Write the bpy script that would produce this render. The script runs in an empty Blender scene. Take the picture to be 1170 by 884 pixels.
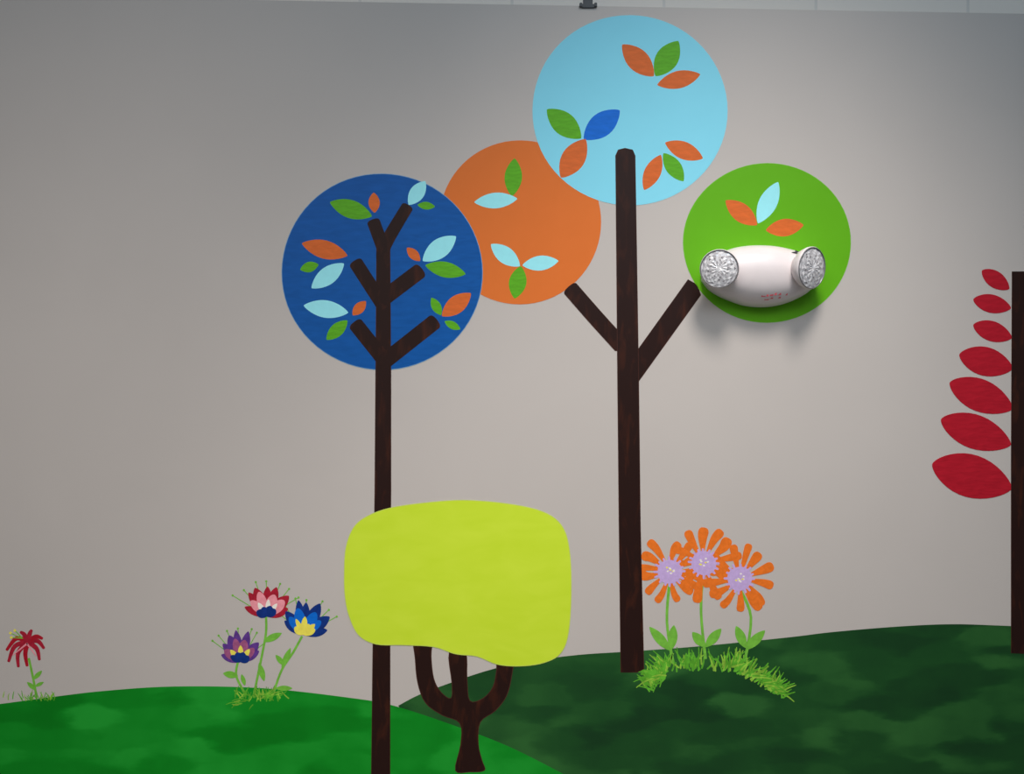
import bpy, math, random, bmesh
from mathutils import Vector, Matrix
from mathutils.geometry import tessellate_polygon
random.seed(7)
S=0.0022; CX=585; CY=442; Z0=1.9; D=2.6; T=0.00006; YB=-0.0002
scene=bpy.context.scene
scene.view_settings.view_transform='Standard'
COL=scene.collection

def wx(px): return (px-CX)*S
def wz(py): return Z0+(CY-py)*S

# ---------------------------------------------------------------- materials
def lin(c,g=1.0):
    o=[]
    for v in c:
        v/=255.0
        v=v/12.92 if v<=0.04045 else ((v+0.055)/1.055)**2.4
        o.append(min(0.95,v*g))
    return (*o,1)
MATS={}
def paint(name,c,var=0.12,scale=18,stretch=(1,1,1),rough=0.5,gain=1.25,c2=None,bump=0.03,detail=4,contrast=(0.3,0.7),dist=0.6,rot=0):
    if name in MATS: return MATS[name]
    m=bpy.data.materials.new(name); m.use_nodes=True
    nt=m.node_tree; N=nt.nodes; L=nt.links
    b=N['Principled BSDF']; b.inputs['Roughness'].default_value=rough
    b.inputs['Specular IOR Level'].default_value=0.2
    tc=N.new('ShaderNodeTexCoord'); mp=N.new('ShaderNodeMapping'); mp.inputs['Scale'].default_value=stretch
    mp.inputs['Rotation'].default_value=(0,math.radians(rot),0)
    L.new(tc.outputs['Object'],mp.inputs['Vector'])
    n=N.new('ShaderNodeTexNoise'); n.inputs['Scale'].default_value=scale; n.inputs['Detail'].default_value=detail
    n.inputs['Distortion'].default_value=dist
    L.new(mp.outputs[0],n.inputs['Vector'])
    r=N.new('ShaderNodeMapRange'); r.inputs['From Min'].default_value=contrast[0]; r.inputs['From Max'].default_value=contrast[1]
    L.new(n.outputs['Fac'],r.inputs['Value'])
    mx=N.new('ShaderNodeMix'); mx.data_type='RGBA'
    base=lin(c,gain)
    if c2 is None:
        a=tuple(min(1,v*(1-var)) for v in base[:3])+(1,); d=tuple(min(1,v*(1+var)+0.002) for v in base[:3])+(1,)
    else: a=base; d=lin(c2,gain)
    mx.inputs['A'].default_value=a; mx.inputs['B'].default_value=d
    L.new(r.outputs[0],mx.inputs['Factor']); L.new(mx.outputs['Result'],b.inputs['Base Color'])
    if bump>0:
        bp=N.new('ShaderNodeBump'); bp.inputs['Strength'].default_value=bump; bp.inputs['Distance'].default_value=0.001
        n2=N.new('ShaderNodeTexNoise'); n2.inputs['Scale'].default_value=scale*8
        L.new(mp.outputs[0],n2.inputs['Vector']); L.new(n2.outputs['Fac'],bp.inputs['Height']); L.new(bp.outputs[0],b.inputs['Normal'])
    MATS[name]=m; return m
def plain(name,c,rough=0.4,metal=0,gain=1.2):
    if name in MATS: return MATS[name]
    m=paint(name,c,var=0.03,rough=rough,gain=gain,bump=0)
    m.node_tree.nodes['Principled BSDF'].inputs['Metallic'].default_value=metal
    m.node_tree.nodes['Principled BSDF'].inputs['Specular IOR Level'].default_value=0.5
    return m

BLUE=paint('blue_paint',(0,78,150),0.09,60,(0.35,1,1.6),rot=25,bump=0.02)
ROYAL=paint('royal_blue_paint',(4,98,195),0.08,60,rot=30,stretch=(.5,1,2))
NAVY=paint('navy_paint',(12,46,118),0.2,60)
SKY=paint('light_blue_paint',(126,204,224),0.008,12,bump=0)
PALE=paint('pale_blue_paint',(146,218,232),0.03,40)
ORANGE=paint('orange_paint',(206,106,42),0.012,16,bump=0)
ORLEAF=paint('burnt_orange_paint',(200,96,40),0.09,70,(.5,1,2),rot=35)
GREEN=paint('green_paint',(90,162,12),0.015,18,bump=0)
GRLEAF=paint('leaf_green_paint',(84,158,26),0.14,80,(.5,1,2),rot=-35)
GRRIM=paint('pale_green_paint',(112,175,54),0.1,60)
ORRIM=paint('pale_orange_paint',(208,115,62),0.1,60)
RIM=paint('pale_edge_paint',(100,145,180),0.1,60)
BROWN=paint('bark_paint',(34,15,11),0.5,14,(3,1,0.8),rough=0.5,c2=(66,30,16),contrast=(0.52,0.85))
BRRIM=paint('bark_edge_paint',(64,34,26),0.2,40)
LIME=paint('lime_paint',(186,210,44),0.03,16,(0.6,1,1.5),c2=(192,214,54),rot=20,bump=0.01)
LIMERIM=paint('lime_edge_paint',(182,200,84),0.06,30)
def brushed(name,c1,c2,c3,ang):
    """loose brush work: short overlapping dabs (stretched voronoi cells) over a slow tone drift"""
    m=bpy.data.materials.new(name);m.use_nodes=True;nt=m.node_tree;N=nt.nodes;L=nt.links
    b=N['Principled BSDF'];b.inputs['Roughness'].default_value=0.5;b.inputs['Specular IOR Level'].default_value=0.2
    tc=N.new('ShaderNodeTexCoord');mp=N.new('ShaderNodeMapping');mp.inputs['Rotation'].default_value=(0,math.radians(ang),0)
    mp.inputs['Scale'].default_value=(7,1,20);L.new(tc.outputs['Object'],mp.inputs[0])
    nz=N.new('ShaderNodeTexNoise');nz.inputs['Scale'].default_value=1.4;nz.inputs['Detail'].default_value=3;L.new(mp.outputs[0],nz.inputs['Vector'])
    ad=N.new('ShaderNodeMixRGB');ad.blend_type='ADD';ad.inputs[0].default_value=0.9;L.new(mp.outputs[0],ad.inputs[1]);L.new(nz.outputs['Color'],ad.inputs[2])
    vo=N.new('ShaderNodeTexVoronoi');vo.feature='SMOOTH_F1';vo.inputs['Smoothness'].default_value=0.6;vo.inputs['Scale'].default_value=1.0;L.new(ad.outputs[0],vo.inputs['Vector'])
    sp_=N.new('ShaderNodeSeparateColor');L.new(vo.outputs['Color'],sp_.inputs[0])
    n2=N.new('ShaderNodeTexNoise');n2.inputs['Scale'].default_value=5;n2.inputs['Detail'].default_value=8;L.new(tc.outputs['Object'],n2.inputs['Vector'])
    ma=N.new('ShaderNodeMath');ma.operation='MULTIPLY_ADD';ma.inputs[1].default_value=0.45;L.new(sp_.outputs[0],ma.inputs[0])
    m2=N.new('ShaderNodeMath');m2.operation='MULTIPLY';m2.inputs[1].default_value=0.6;L.new(n2.outputs['Fac'],m2.inputs[0]);L.new(m2.outputs[0],ma.inputs[2])
    cr=N.new('ShaderNodeValToRGB');e=cr.color_ramp.elements;e[0].position=0.28;e[0].color=lin(c1,1.25);e[1].position=0.78;e[1].color=lin(c3,1.25)
    x=e.new(0.5);x.color=lin(c2,1.25)
    L.new(ma.outputs[0],cr.inputs[0]);L.new(cr.outputs[0],b.inputs['Base Color']);return m
HILL=brushed('grass_green_paint',(2,112,20),(8,126,28),(28,146,44),-12)
DARKHILL=brushed('dark_green_paint',(18,54,26),(24,68,30),(42,92,42),10)
RED=paint('red_paint',(164,18,36),0.13,60,(.5,1,2.2),rot=-20)
DKRED=paint('crimson_paint',(158,26,46),0.2,90)
PINK=paint('pink_paint',(232,140,150),0.12,90)
LAV=paint('lavender_paint',(184,158,205),0.08,120)
WHITEP=paint('cream_paint',(230,220,210),0.05,60)
YELLOW=paint('yellow_paint',(236,212,84),0.08,80)
PURPLE=paint('purple_paint',(88,52,128),0.2,90)
PLUM=paint('plum_paint',(150,80,120),0.2,90)
STEM=paint('stem_green_paint',(108,172,58),0.15,60)
GRASS=paint('olive_grass_paint',(84,156,40),0.3,60)
GRASS2=paint('yellow_grass_paint',(128,174,56),0.3,60)
FLOR=paint('daisy_orange_paint',(218,108,32),0.1,80)

# ---------------------------------------------------------------- geometry helpers
def smooth(pts,n=6,closed=True):
    out=[];N=len(pts)
    rng=range(N) if closed else range(N-1)
    for i in rng:
        if closed: p0,p1,p2,p3=pts[i-1],pts[i],pts[(i+1)%N],pts[(i+2)%N]
        else: p0,p1,p2,p3=pts[max(i-1,0)],pts[i],pts[i+1],pts[min(i+2,N-1)]
        for k in range(n):
            t=k/n
            out.append(tuple(0.5*((2*p1[j])+(-p0[j]+p2[j])*t+(2*p0[j]-5*p1[j]+4*p2[j]-p3[j])*t*t+(-p0[j]+3*p1[j]-3*p2[j]+p3[j])*t**3) for j in range(len(p1))))
    if not closed: out.append(tuple(pts[-1]))
    return out
def ell(cx,cy,rx,ry,n=72,wob=0.0):
    ph=random.random()*6
    return [(cx+rx*(1+wob*math.sin(3*a+ph))*math.cos(a),cy+ry*(1+wob*math.sin(2*a+ph))*math.sin(a)) for a in [2*math.pi*i/n for i in range(n)]]
def lens(a,b,w,p=0.76,n=18,asym=0.0):
    ax,ay=a;bx,by=b;dx,dy=bx-ax,by-ay;l=math.hypot(dx,dy);nx,ny=-dy/l,dx/l
    up=[];dn=[]
    for i in range(n+1):
        t=0.5-0.5*math.cos(math.pi*i/n); tt=t**(1+asym)
        h=0.5*w*max(0,math.sin(math.pi*tt))**p
        x=ax+dx*t;y=ay+dy*t
        up.append((x+nx*h,y+ny*h)); dn.append((x-nx*h,y-ny*h))
    return up+dn[1:-1][::-1]
def stroke(pts,w,cap=0.35,n=5):
    if not isinstance(w,(list,tuple)): w=[w]*len(pts)
    q=smooth([(p[0],p[1],ww) for p,ww in zip(pts,w)],n,closed=False) if len(pts)>2 else [(p[0],p[1],ww) for p,ww in zip(pts,w)]
    L=[];R=[];caps=[]
    for i,(x,y,ww) in enumerate(q):
        a=q[max(i-1,0)];b=q[min(i+1,len(q)-1)]
        dx,dy=b[0]-a[0],b[1]-a[1];l=math.hypot(dx,dy) or 1;dx/=l;dy/=l
        L.append((x-dy*ww/2,y+dx*ww/2));R.append((x+dy*ww/2,y-dx*ww/2))
        if i in(0,len(q)-1): caps.append((x,y,dx,dy,ww))
    def capp(c,s):
        x,y,dx,dy,ww=c;o=[]
        for k in range(1,8):
            a=math.pi*k/8
            f=math.copysign(abs(math.cos(a))**0.7,math.cos(a))
            o.append((x-dy*ww/2*f*s+dx*s*math.sin(a)*ww*cap, y+dx*ww/2*f*s+dy*s*math.sin(a)*ww*cap))
        return o
    return L+capp(caps[1],1)+R[::-1]+capp(caps[0],-1)
def inset(pts,d):
    area=sum(pts[i-1][0]*pts[i][1]-pts[i][0]*pts[i-1][1] for i in range(len(pts)))
    s=1 if area>0 else -1;o=[];N=len(pts)
    for i in range(N):
        a=pts[i-1];b=pts[(i+1)%N];dx,dy=b[0]-a[0],b[1]-a[1];l=math.hypot(dx,dy) or 1
        o.append((pts[i][0]-dy/l*d*s,pts[i][1]+dx/l*d*s))
    return o

WL={}
def empty(name,px,py,label,cat,group=None):
    e=bpy.data.objects.new(name,None); e.empty_display_size=0.05
    e.location=(wx(px),0,wz(py)); WL[e.name]=Vector(e.location)
    e['label']=label; e['category']=cat
    if group: e['group']=group
    COL.objects.link(e); return e
def flat(name,polys,parent=None,label=None,cat=None,kind=None):
    V=[];F=[];MI=[];mats=[]
    def mi(m):
        if m not in mats: mats.append(m)
        return mats.index(m)
    def add(pts,layer,m):
        k=mi(m);y=YB-layer*T;P=[Vector((wx(a),wz(b),0)) for a,b in pts]
        base=len(V);n=len(P)
        for p in P: V.append(Vector((p.x,y,p.y)))
        for p in P: V.append(Vector((p.x,YB,p.y)))
        for tri in tessellate_polygon([P]):
            a,b,c=[P[i] for i in tri]
            cr=(b.x-a.x)*(c.y-a.y)-(b.y-a.y)*(c.x-a.x)
            if cr<0: tri=tri[::-1]
            F.append(tuple(base+i for i in tri));MI.append(k)
        ar=sum(P[i-1].x*P[i].y-P[i].x*P[i-1].y for i in range(n))
        for i in range(n):
            j=(i+1)%n
            f=(base+j,base+i,base+n+i,base+n+j)
            if ar<0: f=f[::-1]
            F.append(f);MI.append(k)
    for p in polys:
        if len(p)>3 and p[3]>0:
            add(p[0],p[1],p[4]); add(inset(p[0],p[3]),p[1]+0.5,p[2])
        else: add(p[0],p[1],p[2])
    xs=[v.x for v in V];zs=[v.z for v in V]
    c=Vector(((min(xs)+max(xs))/2,0,(min(zs)+max(zs))/2))
    me=bpy.data.meshes.new(name); me.from_pydata([v-c for v in V],[],F)
    for m in mats: me.materials.append(m)
    me.polygons.foreach_set('material_index',MI); me.update()
    o=bpy.data.objects.new(name,me); COL.objects.link(o); WL[o.name]=c
    if parent: o.parent=parent; o.location=c-WL[parent.name]
    else: o.location=c
    if label: o['label']=label
    if cat: o['category']=cat
    if kind: o['kind']=kind
    return o
LN={GRLEAF:'green painted leaf',ORLEAF:'orange painted leaf',PALE:'pale blue painted leaf',ROYAL:'royal blue painted leaf',RED:'red painted leaf'}
LR={}
LC_=[0]
def leaf(parent,a,b,w,m,layer,p=0.76,asym=0.0,rim=0.7,label=None):
    LC_[0]=(LC_[0]+1)%9
    if m not in LR: rim=0
    return flat('leaf',[(lens(a,b,w,p,asym=asym),layer+0.045*LC_[0],m,rim,LR.get(m,m))],parent,label=label or LN.get(m))

# ---------------------------------------------------------------- setting
def slab(name,outline,y0,y1,mat,kind='structure'):
    n=len(outline)
    V=[(x,y0,z) for x,z in outline]+[(x,y1,z) for x,z in outline]
    F=[tuple(range(n)),tuple(range(2*n-1,n-1,-1))]+[(j,i,i+n,j+n) for i in range(n) for j in [(i+1)%n]]
    me=bpy.data.meshes.new(name);me.from_pydata(V,[],F);me.materials.append(mat)
    bm=bmesh.new();bm.from_mesh(me);bmesh.ops.recalc_face_normals(bm,faces=bm.faces);bm.to_mesh(me);bm.free()
    o=bpy.data.objects.new(name,me);COL.objects.link(o)
    if kind:o['kind']=kind
    return o
WALLM=paint('wall_paint',(180,173,168),0.015,3,rough=0.5,gain=1.25,bump=0.0)
nt=WALLM.node_tree
bp=nt.nodes.new('ShaderNodeBump');bp.inputs['Strength'].default_value=0.12;bp.inputs['Distance'].default_value=0.001
n2=nt.nodes.new('ShaderNodeTexNoise');n2.inputs['Scale'].default_value=260
nt.links.new(n2.outputs['Fac'],bp.inputs['Height']);nt.links.new(bp.outputs[0],nt.nodes['Principled BSDF'].inputs['Normal'])
tc=[n for n in nt.nodes if n.type=='TEX_COORD'][0];nt.links.new(tc.outputs['Object'],n2.inputs['Vector'])
def topz(px): return wz(2+(px-400)*0.0178)
XL,XR=-2.6,2.6
pl=XL/S+CX; pr=XR/S+CX
slab('wall_mural',[(XL,0),(XR,0),(XR,topz(pr)),(XL,topz(pl))],0,0.12,WALLM)
BM=bpy.data.materials.new('white_block');BM.use_nodes=True;nt=BM.node_tree;b=nt.nodes['Principled BSDF'];b.inputs['Roughness'].default_value=0.5
tc=nt.nodes.new('ShaderNodeTexCoord');mp=nt.nodes.new('ShaderNodeMapping');mp.inputs['Rotation'].default_value=(math.radians(90),0,0)
br=nt.nodes.new('ShaderNodeTexBrick');br.inputs['Scale'].default_value=1;br.inputs['Brick Width'].default_value=0.4;br.inputs['Row Height'].default_value=0.2
br.inputs['Mortar Size'].default_value=0.004;br.inputs['Color1'].default_value=(0.88,0.8,0.72,1);br.inputs['Color2'].default_value=(0.85,0.78,0.7,1);br.inputs['Mortar'].default_value=(0.74,0.69,0.63,1)
nt.links.new(tc.outputs['Object'],mp.inputs[0]);nt.links.new(mp.outputs[0],br.inputs['Vector']);nt.links.new(br.outputs['Color'],b.inputs['Base Color'])
slab('wall_upper',[(XL,0),(XR,0),(XR,3.6),(XL,3.6)],0.122,0.22,BM)
FM=paint('floor_tile',(150,145,138),0.06,3,rough=0.35)
slab('floor',[(XL,-0.05),(XR,-0.05),(XR,0),(XL,0)],-4.5,0.22,FM)
slab('baseboard_mural',[(XL,0.0),(XR,0.0),(XR,0.1),(XL,0.1)],-0.012,0.0,plain('baseboard_rubber',(60,58,58)))

# ---------------------------------------------------------------- hills
hl=[(pl+10,850),(-220,828),(-60,811),(0,804),(60,796),(120,789),(200,784),(300,786),(400,797),(450,806),(520,829),(580,852),(640,882),(720,925),(800,985),(860,1060),(900,1140),(915,1240)]
flat('painted_hill',[(smooth(hl,6,False)+[(pl+10,1240)],3,HILL)],label='bright green rounded grassy hill painted on the wall',cat='hill')
hd=[(455,806),(480,793),(520,778),(560,765),(600,756),(660,748),(720,744),(800,738),(900,728),(950,722),(1020,716),(1080,713),(1130,714),(1200,718),(1400,735),(pr-10,770)]
flat('painted_hill',[(smooth(hd,6,False)+[(pr-10,1240),(905,1240),(890,1148),(850,1070),(790,1000),(710,938),(630,892),(570,862),(510,838),(462,815)],2,DARKHILL)],label='dark green rolling hill painted behind the bright hill',cat='hill')

# ---------------------------------------------------------------- central tree with three crowns
t=empty('painted_tree',722,767,'tall painted tree with orange, light blue and green round crowns','tree')
c=flat('crown',[(ell(594,254,92.5,94,wob=0.004),4,ORANGE)],t,label='orange round crown with leaves')
for a,b_,w_,m in [((588,181),(585,224),20,GRLEAF),((542,231),(591,227),18,PALE),((561,279),(594,304),19,PALE),((597,303),(638,298),17,PALE),((595,304),(588,341),20,GRLEAF)]:
    leaf(c,a,b_,w_,m,6)
c=flat('crown',[(ell(719.5,126,111.5,109,wob=0.004),5.5,SKY)],t,label='light blue round crown with leaves')
for a,b_,w_,m in [((711,51),(747,87),25,ORLEAF),((749,87),(775,47),26,GRLEAF),((751,97),(800,85),20,ORLEAF),((625,125),(664,158),26,GRLEAF),((667,159),(708,126),27,ROYAL),((669,159),(641,203),27,ORLEAF),((760,163),(803,181),20,ORLEAF),((758,175),(781,207),18,GRLEAF),((755,177),(736,217),19,ORLEAF)]:
    leaf(c,a,b_,w_,m,7.5)
c=flat('crown',[(ell(876.5,277.5,96,91,wob=0.004),4,GREEN,0.5,GRRIM)],t,label='green round crown with leaves')
for a,b_,w_,m in [((889,208),(866,255),21,PALE),((829,229),(865,257),21,ORLEAF),((875,263),(918,257),20,ORLEAF)]:
    leaf(c,a,b_,w_,m,6)
tr=[(703,178),(706,171),(714,169),(723,171),(726,178),(728,300),(730,430),(732,600),(736,764),(728,768),(709,768),(707,600),(705,400),(704,280)]
flat('trunk',[(tr,9,BROWN,0.6,BRRIM)],t)
flat('branch',[(stroke([(652,330),(680,362),(709,394)],18.5,0.2),8,BROWN,0.6,BRRIM)],t)
flat('branch',[([(786,319),(797,325),(801,337),(729,437),(728,400)],3.5,BROWN,0.6,BRRIM)],t)

# ---------------------------------------------------------------- blue crown tree
t=empty('painted_tree',434,960,'painted tree with round blue crown and slender dark trunk','tree')
c=flat('crown',[(ell(436.5,310.5,115,112.5,wob=0.004),6.5,BLUE,0.7,RIM)],t,label='blue round crown with leaves')
for a,b_,w_,m in [((377,231),(425,247),21,GRLEAF),((427,220),(428,243),13,ORLEAF),((467,234),(486,207),17,PALE),((477,234),(497,236),9,GRLEAF),
  ((345,278),(397,292),21,ORLEAF),((343,308),(364,302),12,GRLEAF),((356,329),(393,301),20,PALE),((347,349),(398,357),20,PALE),((403,360),(418,344),12,ORLEAF),((373,388),(397,366),15,GRLEAF),
  ((483,298),(521,270),22,PALE),((465,283),(480,298),11,ORLEAF),((486,303),(532,313),18,GRLEAF),((493,340),(504,360),11,GRLEAF),((505,361),(538,335),20,ORLEAF),((508,367),(526,376),9,GRLEAF)]:
    leaf(c,a,b_,w_,m,8)
flat('trunk',[([(430,282),(446,282),(447,423),(447,560),(446,720),(446,884),(446,955),(423,955),(424,884),(426,720),(428,560),(429,423)],9,BROWN,0.5,BRRIM)],t)
for i,(p,w_) in enumerate([([(438,298),(440,280),(465,237)],[16,15,14]),([(438,284),(427,254)],15),([(438,349),(407,301)],16),([(438,341),(479,310)],18),([(438,410),(407,371)],17),([(439,413),(496,368)],18)]):
    flat('branch',[(stroke(p,w_,0.25),9.6+0.05*i,BROWN)],t)

# ---------------------------------------------------------------- lime tree
t=empty('painted_tree',536,882,'small painted tree with lime green cloud crown and forked trunk','tree')
lo=[(393,655),(395,625),(404,602),(420,589),(445,580),(485,574),(530,571),(580,575),(620,584),(642,600),(651,628),(653,675),(650,722),(641,746),(622,757),(595,761),(568,759),(545,750),(520,747),(495,739),(460,737),(430,736),(410,726),(399,705),(394,682)]
flat('crown',[(smooth(lo,5),12,LIME,0.9,LIMERIM)],t)
tk=[(473,728),(493,728),(493,750),(496,775),(504,790),(515,797),(516,780),(513,745),(532,745),(534,775),(537,800),(552,797),(563,784),(567,765),(568,750),(586,750),(585,772),(579,795),(566,812),(549,825),(547,850),(551,868),(554,880),(537,882),(520,880),(526,850),(525,826),(505,817),(486,803),(477,780),(474,752)]
flat('trunk',[(smooth(tk,4),5.6,BROWN,0.8,BRRIM)],t)

# ---------------------------------------------------------------- red leaf tree
t=empty('painted_tree',1168,746,'painted tree with straight dark trunk and red leaves','tree')
flat('trunk',[([(1156,310),(1180,310),(1181,520),(1182,747),(1155,746),(1155,520)],9,BROWN,0.5,BRRIM)],t)
for a,b_,w_ in [((1122,309),(1153,330),19),((1112,342),(1155,352),21),((1112,371),(1156,386),23),((1096,405),(1157,421),33),((1085,437),(1157,467),37),((1075,479),(1155,508),39),((1065,530),(1156,558),49)]:
    leaf(t,a,b_,w_,RED,8,p=0.66,asym=-0.05)

# ---------------------------------------------------------------- orange daisies
def petal(cx,cy,ang,r0,r1,w0,w1,bend):
    def P(r,da): return (cx+math.cos(ang+da)*r,cy+math.sin(ang+da)*r)
    return stroke([P(r0,0),P(r0*0.45+r1*0.55,bend*0.5),P(r1-w1*0.4,bend)],[w0,w1*0.85,w1],0.5,4)
def daisy(cx,cy,R,base,stem,lv,off,label):
    t=empty('painted_flower',base[0],base[1],label,'flower','orange daisies')
    flat('stem',[(stroke(stem,[3.4,3.0,3.4],0.2),4,STEM)],t)
    for a,b_ in lv: leaf(t,a,b_,11,STEM,4.6,label='green painted leaf')
    N=13;ps=[]
    for i in range(N):
        a=2*math.pi*i/N+random.uniform(-.11,.11)+off
        r=R*random.uniform(0.86,1.06)
        ps.append((petal(cx,cy,a,15,r,4.5,R*random.uniform(0.21,0.3),random.uniform(-.15,.15)),5+off*2+0.03*i,FLOR))
    flat('petals',ps,t,label='orange petals')
    cs=[(ell(cx,cy,14,14,32,wob=0.04),7.5,LAV)]
    for i in range(16):
        a=2*math.pi*i/16+random.uniform(-.08,.08); r=random.uniform(15.5,17.5)
        cs.append((stroke([(cx+math.cos(a)*10,cy+math.sin(a)*10),(cx+math.cos(a)*r,cy+math.sin(a)*r)],[3.4,2.4],0.5),7+0.02*i,LAV))
    for i in range(9):
        a=random.random()*6.3;r=math.sqrt(random.random())*6
        cs.append((ell(cx+r*math.cos(a),cy+r*math.sin(a),1.3,1.0,8),8+0.03*i,YELLOW if i%3==0 else WHITEP))
    flat('flower_center',cs,t,label='speckled lavender flower center')
daisy(804,643,43,(803,752),[(803,655),(801,700),(806,752)],[((806,739),(791,722)),((806,739),(824,718))],0.3,'orange daisy with lavender center, tallest of the cluster')
daisy(765,653,40,(767,757),[(765,665),(762,710),(769,757)],[((766,743),(742,716)),((767,742),(770,714))],0.0,'orange daisy with lavender center beside the tall trunk')
daisy(845,661,40,(850,752),[(845,672),(858,705),(851,755)],[((852,740),(841,715)),((852,742),(874,720))],0.6,'orange daisy with lavender center, drooping lower at cluster edge')

def grass(label,blades,layer=4.5,g2=0.3):
    ps=[]
    for i,(x,y,ang,l,w_) in enumerate(blades):
        a=math.radians(ang);k=random.uniform(-0.22,0.22)
        p=[(x,y),(x+math.cos(a)*l*0.5,y-math.sin(a)*l*0.5),(x+math.cos(a+k)*l,y-math.sin(a+k)*l)]
        ps.append((stroke(p,[w_,w_*0.95,w_*0.45],0.4,3),layer+0.008*i,GRASS if random.random()>g2 else GRASS2))
    flat('grass_tuft',ps,label=label,cat='grass',kind='stuff')
B=[]
for i in range(48):
    u=random.random();B.append((742+22*u+random.uniform(-3,3),790-28*u+random.uniform(-4,4),random.gauss(125,24),random.uniform(13,25),2.0))
for i in range(22):
    a=random.uniform(160,235);B.append((random.uniform(746,762),random.uniform(765,775),a,random.uniform(12,25),1.9))
for i in range(80):
    x=random.uniform(752,852);B.append((x,random.uniform(760,769)-3*math.sin((x-755)/95*3.14),random.gauss(90,22),random.uniform(10,23),1.9))
for i in range(85):
    u=random.random();B.append((836+60*u,760+33*u+random.uniform(-3,6),random.gauss(55-20*u,22),random.uniform(12,25),2.0))
for i in range(18):
    u=random.random();B.append((855+36*u,768+25*u,random.uniform(-30,10),random.uniform(12,22),1.9))
grass('yellow green painted grass at the foot of orange daisies',B,3.0)

# ---------------------------------------------------------------- cup-shaped flowers
def cup(cx,cy,rot,outer,mid,inner,base,stem,lv,label,bot=None,R=1.0):
    t=empty('painted_flower',base[0],base[1],label,'flower')
    flat('stem',[(stroke(stem,2.6,0.2),4,STEM)],t)
    for a,b_,w_ in lv: leaf(t,a,b_,w_,STEM,4.4,label='green painted leaf')
    bx=cx-math.sin(rot)*17;by=cy+math.cos(rot)*18
    def P(ang,l,w_,lay,m,p=0.7,s=0):
        a=math.radians(ang+random.uniform(-6,6))+rot; d=(math.sin(a),-math.cos(a)); l*=R*random.uniform(.9,1.07); w_*=random.uniform(.85,1.15)
        return (lens((bx+d[0]*s,by+d[1]*s),(bx+d[0]*l,by+d[1]*l),w_*R,p,n=12,asym=0.15),lay,m)
    ps=[];k=0
    for an,l,w_ in [(-66,27,11),(66,27,11),(-42,35,13),(42,35,13),(-20,38,13),(20,38,13),(0,38,11)]:
        ps.append(P(an,l,w_,5+0.1*k,outer));k+=1
    for an,l in [(-45,26),(45,26),(-16,29),(16,29)]:
        ps.append(P(an,l,11.5,6+0.05*k,mid,p=0.55,s=3));k+=1
    for an,l in [(-38,19),(38,19),(0,21)]:
        ps.append(P(an,l,6,7+0.05*k,inner,s=3));k+=1
    for an,l in [(-58,14),(58,14),(-20,13),(20,13)]:
        ps.append(P(an,l,9,8.5+0.02*k,bot or outer,p=0.55));k+=1
    flat('petals',ps,t)
    fs=[]
    for j in range(7):
        a=math.radians(-54+18*j)+rot+random.uniform(-.1,.1); l=random.uniform(39,47)*R
        tip=(bx+math.sin(a)*l,by-math.cos(a)*l)
        fs.append((stroke([(bx+math.sin(a)*22,by-math.cos(a)*22),tip],0.9),4+0.02*j,STEM))
        fs.append((ell(tip[0],tip[1],1.3,1.3,8),4.2+0.02*j,STEM))
    flat('stamens',fs,t,label='thin green stamens with dots')
cup(305,686,0,DKRED,PINK,WHITEP,(289,794),[(304,703),(304,722),(300,745),(290,794)],[((301,733),(322,723),8),((296,757),(302,778),7)],'red and pink cup flower on curved stem',bot=NAVY)
cup(349,707,0.14,NAVY,ROYAL,YELLOW,(313,792),[(345,727),(335,745),(322,765),(313,790)],[((322,764),(332,740),7),((325,760),(315,748),6),((315,786),(334,786),6)],'blue cup flower with yellow stripes',bot=YELLOW)
cup(274,738,-0.06,PURPLE,PLUM,YELLOW,(280,795),[(272,755),(270,772),(280,792)],[((272,772),(255,769),8),((276,770),(280,783),5)],'purple cup flower with yellow stripes and blue base',bot=NAVY,R=0.92)
B=[(random.gauss(292,15),random.uniform(794,801),random.gauss(90,30),random.uniform(6,14),1.3) for _ in range(45)]
B+=[(random.uniform(266,292),random.uniform(798,806),random.gauss(200,20),random.uniform(6,13),1.2) for _ in range(12)]
B+=[(random.uniform(296,318),random.uniform(793,798),random.uniform(-5,40),random.uniform(7,14),1.2) for _ in range(12)]
grass('thin yellow green painted grass below the cup flowers',B,4.2)

# ---------------------------------------------------------------- red ragged flower
t=empty('painted_flower',42,797,'ragged red flower with drooping petals on short stem','flower')
flat('stem',[(stroke([(33,752),(38,775),(42,797)],2.6,0.2),4,STEM)],t)
for a,b_,w_ in [((38,776),(48,766),5),((41,788),(31,779),5),((40,784),(50,779),4)]: leaf(t,a,b_,w_,STEM,4.4,label='green painted leaf')
ps=[]
for k,(e,md) in enumerate([((8,742),(19,729)),((10,755),(17,738)),((21,761),(21,745)),((31,760),(29,746)),((45,753),(42,741)),((50,740),(43,732)),((48,729),(41,727)),((36,720),(34,724)),((24,722),(28,725))]):
    ps.append((stroke([(32,733),md,e],[5.5,5,3.2]),5+0.06*k,DKRED if k%3 else RED))
for e in [(15,748),(41,749)]: ps.append((stroke([(31,735),e],[2,1]),6.4,PINK))
flat('petals',ps,t,label='dark red curled petals')
fs=[]
for k,e in enumerate([(12,723),(17,720),(13,728)]):
    fs.append((stroke([(26,729),e],0.9),6.6+0.05*k,STEM)); fs.append((ell(e[0],e[1],1.6,1.6,8),6.8+.05*k,YELLOW))
flat('stamens',fs,t,label='pale yellow stamens')
B=[(random.gauss(40,15),random.uniform(796,801),random.gauss(90,28),random.uniform(4,9),1.0) for _ in range(36)]
grass('sparse painted grass at the foot of the red flower',B,4.2)

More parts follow.
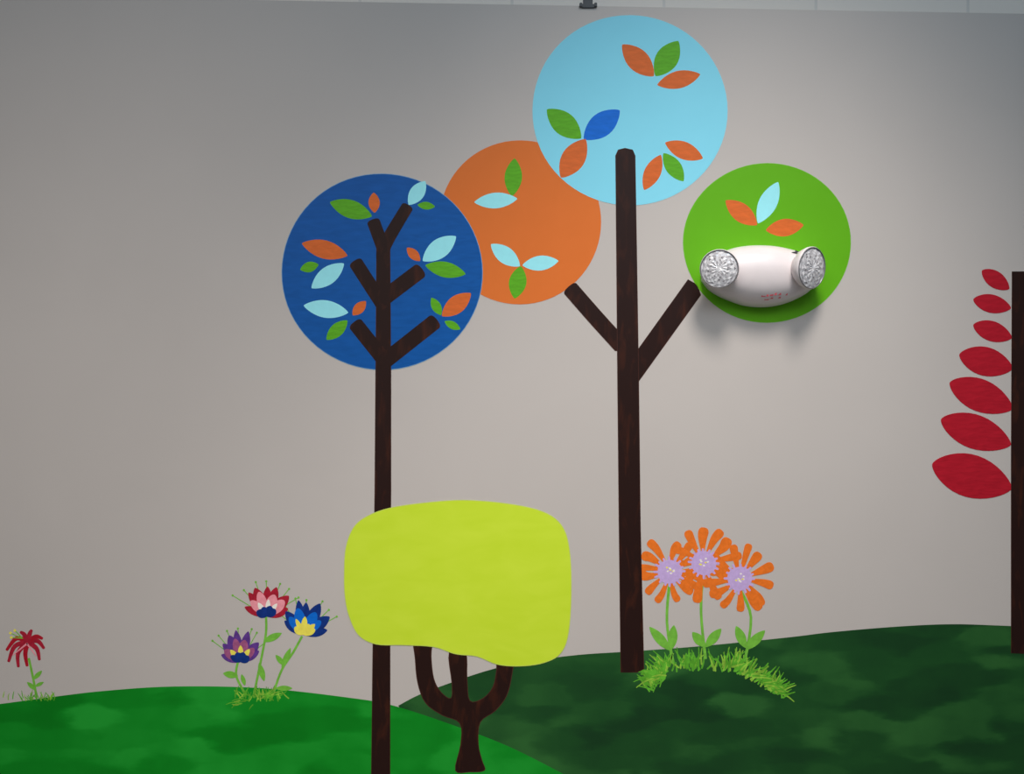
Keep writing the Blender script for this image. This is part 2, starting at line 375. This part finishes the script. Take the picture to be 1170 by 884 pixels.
# ---------------------------------------------------------------- emergency light
def obj(name,V,F,mats,parent,loc=(0,0,0),smoothf=True,label=None):
    me=bpy.data.meshes.new(name);me.from_pydata(V,[],F)
    for m in mats: me.materials.append(m)
    if smoothf: me.polygons.foreach_set('use_smooth',[True]*len(F))
    bm=bmesh.new();bm.from_mesh(me);bmesh.ops.remove_doubles(bm,verts=bm.verts,dist=1e-6);bmesh.ops.recalc_face_normals(bm,faces=bm.faces);bm.to_mesh(me);bm.free()
    o=bpy.data.objects.new(name,me);COL.objects.link(o);o.parent=parent;o.location=loc
    if label:o['label']=label
    return o
PLAST=plain('white_plastic',(222,212,212),rough=0.35,gain=1.05)
GREYP=plain('grey_plastic',(110,108,110),rough=0.3)
DARKP=plain('dark_print',(50,48,50))
REDP=plain('red_print',(205,90,100))
LA=plain('lens_clear',(178,175,178),rough=0.12)
LB=plain('lens_facet_light',(216,214,216),rough=0.1)
LCM=plain('lens_facet_dark',(128,124,128),rough=0.12)
for m_ in (LA,LB,LCM):
    q_=m_.node_tree.nodes['Principled BSDF'];q_.inputs['Coat Weight'].default_value=1;q_.inputs['Coat Roughness'].default_value=0.02
k=(D-0.06)/D
el=empty('emergency_light',872,312,'white twin-head emergency light mounted over the green crown','emergency light')
ctr=Vector(((872-CX)*S*k,0,Z0+(CY-312)*S*k)); el.location=ctr
tab=[(806,305,318),(814,296,328),(826,287,336),(840,281,342),(855,278,347),(872,277,349),(890,278,348),(906,281,344),(920,285,338),(932,292,330),(940,300,320)]
prof=smooth([tuple(map(float,a)) for a in tab],4,False)
def surf(i,a,off=0.0):
    x,tp,bt=prof[i]
    u=(x-874)/69.0; dep=0.080*max(0.02,1-abs(u)**2.2)**0.5
    zc=-(tp+bt)/2+312; h=(bt-tp)/2
    sc=math.copysign(abs(math.cos(a))**0.9,math.cos(a))
    return Vector(((x-872)*S*k,-dep*max(0,math.sin(a))**0.8-off,(zc+h*sc)*S*k))
M=22;V=[];F=[]
for i in range(len(prof)):
    for j in range(M+1): V.append(surf(i,math.pi*j/M))
R_=M+1
for i in range(len(prof)-1):
    for j in range(M): F.append((i*R_+j,i*R_+j+1,(i+1)*R_+j+1,(i+1)*R_+j))
F.append(tuple(range(R_)));F.append(tuple((len(prof)-1)*R_+j for j in range(R_)))
obj('housing',V,F,[PLAST],el,label='curved white plastic housing')
V=[];pp=ell(0,0,58*S,26*S,48);n=len(pp)
for y in(0,-0.012):
    for x,z in pp: V.append((x,y,z))
F=[tuple(range(n)),tuple(range(n,2*n))]+[(i,(i+1)%n,n+(i+1)%n,n+i) for i in range(n)]
obj('back_plate',V,F,[GREYP],el,smoothf=False)
def project(px,py,off=0.001):
    best=None
    for i in range(len(prof)):
        for j in range(0,61):
            p=surf(i,math.pi*j/60,off)
            q=Vector(ctr)+p; f=D/(D+q.y)
            sx_=CX+q.x*f/S; sy_=CY-(q.z-Z0)*f/S
            d_=(sx_-px)**2+(sy_-py)**2
            if best is None or d_<best[0]: best=(d_,p)
    return best[1]
V=[];F=[]
for (x,y,w_,h_) in [(872,338,5,2),(877,336,2.5,4),(882,337,4,3),(887,335.5,2.5,4.5),(892,336.5,4,2.5),(898,335.5,3,2),(875,341,5,1.5),(883,341,5,1.5),(891,340,5,1.5)]:
    p=project(x,y,0.0014);b0=len(V)
    hx=w_*S/2;hz=h_*S/2
    for sx_,sz in((-1,-1),(1,-1),(1,1),(-1,1)): V.append((p.x+sx_*hx,p.y-(0.0 if sz>0 else -0.003),p.z+sz*hz))
    F.append((b0,b0+1,b0+2,b0+3))
obj('printed_mark',V,F,[REDP],el,smoothf=False,label='tiny red printed mark')
p=project(908,289,0.0)
V=[];pp=[(-.009,.001),(.002,.003),(.001,.006),(.009,.002),(.001,-.003),(.002,-.0005),(-.009,-.003)]
n=len(pp)
for y in(0.004,-0.004):
    for x,z in pp: V.append((x,y,z))
F=[tuple(range(n)),tuple(range(n,2*n))]+[(i,(i+1)%n,n+(i+1)%n,n+i) for i in range(n)]
obj('arrow_mark',V,F,[DARKP],el,loc=p,smoothf=False,label='small dark arrow mark')
def revolve(profile,n=48):
    V=[];F=[];m=len(profile)
    for i in range(n):
        a=2*math.pi*i/n
        for r,y in profile: V.append((r*math.cos(a),y,r*math.sin(a)))
    for i in range(n):
        for j in range(m-1): F.append((i*m+j,((i+1)%n)*m+j,((i+1)%n)*m+j+1,i*m+j+1))
    return V,F
def lamp(px,py,d,face,r):
    kk=(D-d)/D
    cw=Vector(((px-CX)*S*kk,-d,Z0+(CY-py)*S*kk))
    le=bpy.data.objects.new('lamp_head',None);COL.objects.link(le);le.parent=el;le.location=cw-ctr
    le.empty_display_size=0.03
    f=Vector(face).normalized(); le.rotation_mode='QUATERNION'; le.rotation_quaternion=Vector((0,-1,0)).rotation_difference(f)
    V,F=revolve([(0.0001,0.042),(r*0.35,0.040),(r*0.68,0.031),(r*0.9,0.016),(r*1.0,0.003),(r*1.01,-0.003),(r*0.97,-0.005)])
    obj('lamp_shell',V,F,[PLAST],le,label='white cup-shaped lamp shell')
    V,F=revolve([(r*0.985,-0.002),(r*0.985,-0.0055),(r*0.97,-0.0065),(r*0.94,-0.006),(r*0.93,0.002)])
    obj('bezel',V,F,[GREYP],le,label='thin grey ring around the lens')
    # domed lens over a reflector: radial wedge facets around a bright center
    V=[];F=[];MI=[];Rr=r*0.935;n=28
    radii=[0.16,0.3,0.44,0.57,0.7,0.82,0.92,1.0]
    V.append((0,-0.010,0))
    for i,q in enumerate(radii):
        for j in range(n):
            a=2*math.pi*(j+0.5*(i%2))/n
            V.append((Rr*q*math.cos(a),-0.004-0.006*(1-q*q)+(0.0005 if j%2 else -0.0005)*(q<0.99),Rr*q*math.sin(a)))
    for j in range(n): F.append((0,1+j,1+(j+1)%n));MI.append(1)
    rr=random.Random(5)
    for i in range(len(radii)-1):
        for j in range(n):
            a0=1+i*n+j;a1=1+i*n+(j+1)%n;b0=a0+n;b1=a1+n
            if i%2: F.append((a0,a1,b1));F.append((a0,b1,b0))
            else: F.append((a0,a1,b0));F.append((a1,b1,b0))
            c_=(i+j)%3; MI+=[c_ if c_<2 or rr.random()<.6 else 0,0 if rr.random()<.6 else 1]
    me=bpy.data.meshes.new('lens');me.from_pydata(V,[],F)
    for m_ in (LA,LB,LCM): me.materials.append(m_)
    me.polygons.foreach_set('material_index',MI)
    bm=bmesh.new();bm.from_mesh(me);bmesh.ops.recalc_face_normals(bm,faces=bm.faces);bm.to_mesh(me);bm.free()
    o=bpy.data.objects.new('lens',me);COL.objects.link(o);o.parent=le;o['label']='clear grey lens with fine regular facets'
lamp(822,307,0.086,(-0.28,-1,-0.10),22.2*S*0.96)
lamp(926,306,0.080,(0.62,-0.85,-0.12),24.3*S*0.96)

# ---------------------------------------------------------------- small black clip on wall top
t=empty('metal_clip',672,8,'small black metal clip hooked over the wall top','clip')
def boxmesh(name,segs,parent,mat,org):
    bm=bmesh.new()
    for (x0,x1,y0,y1,z0,z1) in segs:
        r=bmesh.ops.create_cube(bm,size=1)
        for v in r['verts']: v.co=Vector(((x0+x1)/2+v.co.x*(x1-x0),(y0+y1)/2+v.co.y*(y1-y0),(z0+z1)/2+v.co.z*(z1-z0)))
    bmesh.ops.bevel(bm,geom=bm.edges[:],offset=0.0012,segments=2,affect='EDGES')
    me=bpy.data.meshes.new(name);bm.to_mesh(me);bm.free();me.materials.append(mat)
    o=bpy.data.objects.new(name,me);COL.objects.link(o);o.parent=parent;o.location=org;return o
t.location=(wx(672),0,topz(672))
BLK=plain('black_metal',(28,26,26),rough=0.4)
boxmesh('bracket',[(-.016,.016,-.004,.05,0,.004),(-.016,.016,-.005,-.001,-.006,.004),(-.012,.012,.006,.02,.003,.03)],t,BLK,(0,0,0))
boxmesh('prong',[(-.022,-.015,-.008,.004,-.004,.006)],t,BLK,(0,0,0))
boxmesh('prong',[(.015,.022,-.008,.004,-.004,.006)],t,BLK,(0,0,0))

# ---------------------------------------------------------------- camera + lights
cam=bpy.data.cameras.new('camera');co=bpy.data.objects.new('camera',cam);COL.objects.link(co)
cam.sensor_width=36;cam.lens=36*D/(1170*S);co.location=(0,-D,Z0);co.rotation_euler=(math.radians(90),0,0)
scene.camera=co
def aim(o,tgt): o.rotation_euler=(Vector(tgt)-Vector(o.location)).to_track_quat('-Z','Y').to_euler()
def spot(loc,tgt,e,size,col,soft=0.22):
    sp=bpy.data.lights.new('ceiling_spot','SPOT');so=bpy.data.objects.new('ceiling_spot',sp);COL.objects.link(so)
    so.location=loc;sp.energy=e;sp.spot_size=math.radians(size);sp.spot_blend=1;sp.shadow_soft_size=soft;sp.color=col;aim(so,tgt)
spot((0.62,-1.35,4.0),(0.5,0,0.4),250,64,(1,0.94,0.88),0.32)
spot((-1.15,-2.4,3.4),(-0.95,0,0.65),215,82,(1,0.92,0.85),0.9)
spot((0.9,-2.7,3.4),(0.9,0,0.6),62,84,(1,0.93,0.88),0.9)
ar=bpy.data.lights.new('cool_fill','AREA');ao=bpy.data.objects.new('cool_fill',ar);COL.objects.link(ao)  # cool fill light, added to lift and tint the upper right wall
ar.shape='RECTANGLE';ar.size=2.4;ar.size_y=1.0;ar.energy=20;ar.color=(0.58,0.8,1);ao.location=(0.6,-2.6,3.9);aim(ao,(0.5,0,2.3))
wd=bpy.data.worlds.new('world');scene.world=wd;wd.use_nodes=True
wd.node_tree.nodes['Background'].inputs[0].default_value=(0.74,0.88,1,1);wd.node_tree.nodes['Background'].inputs[1].default_value=0.13
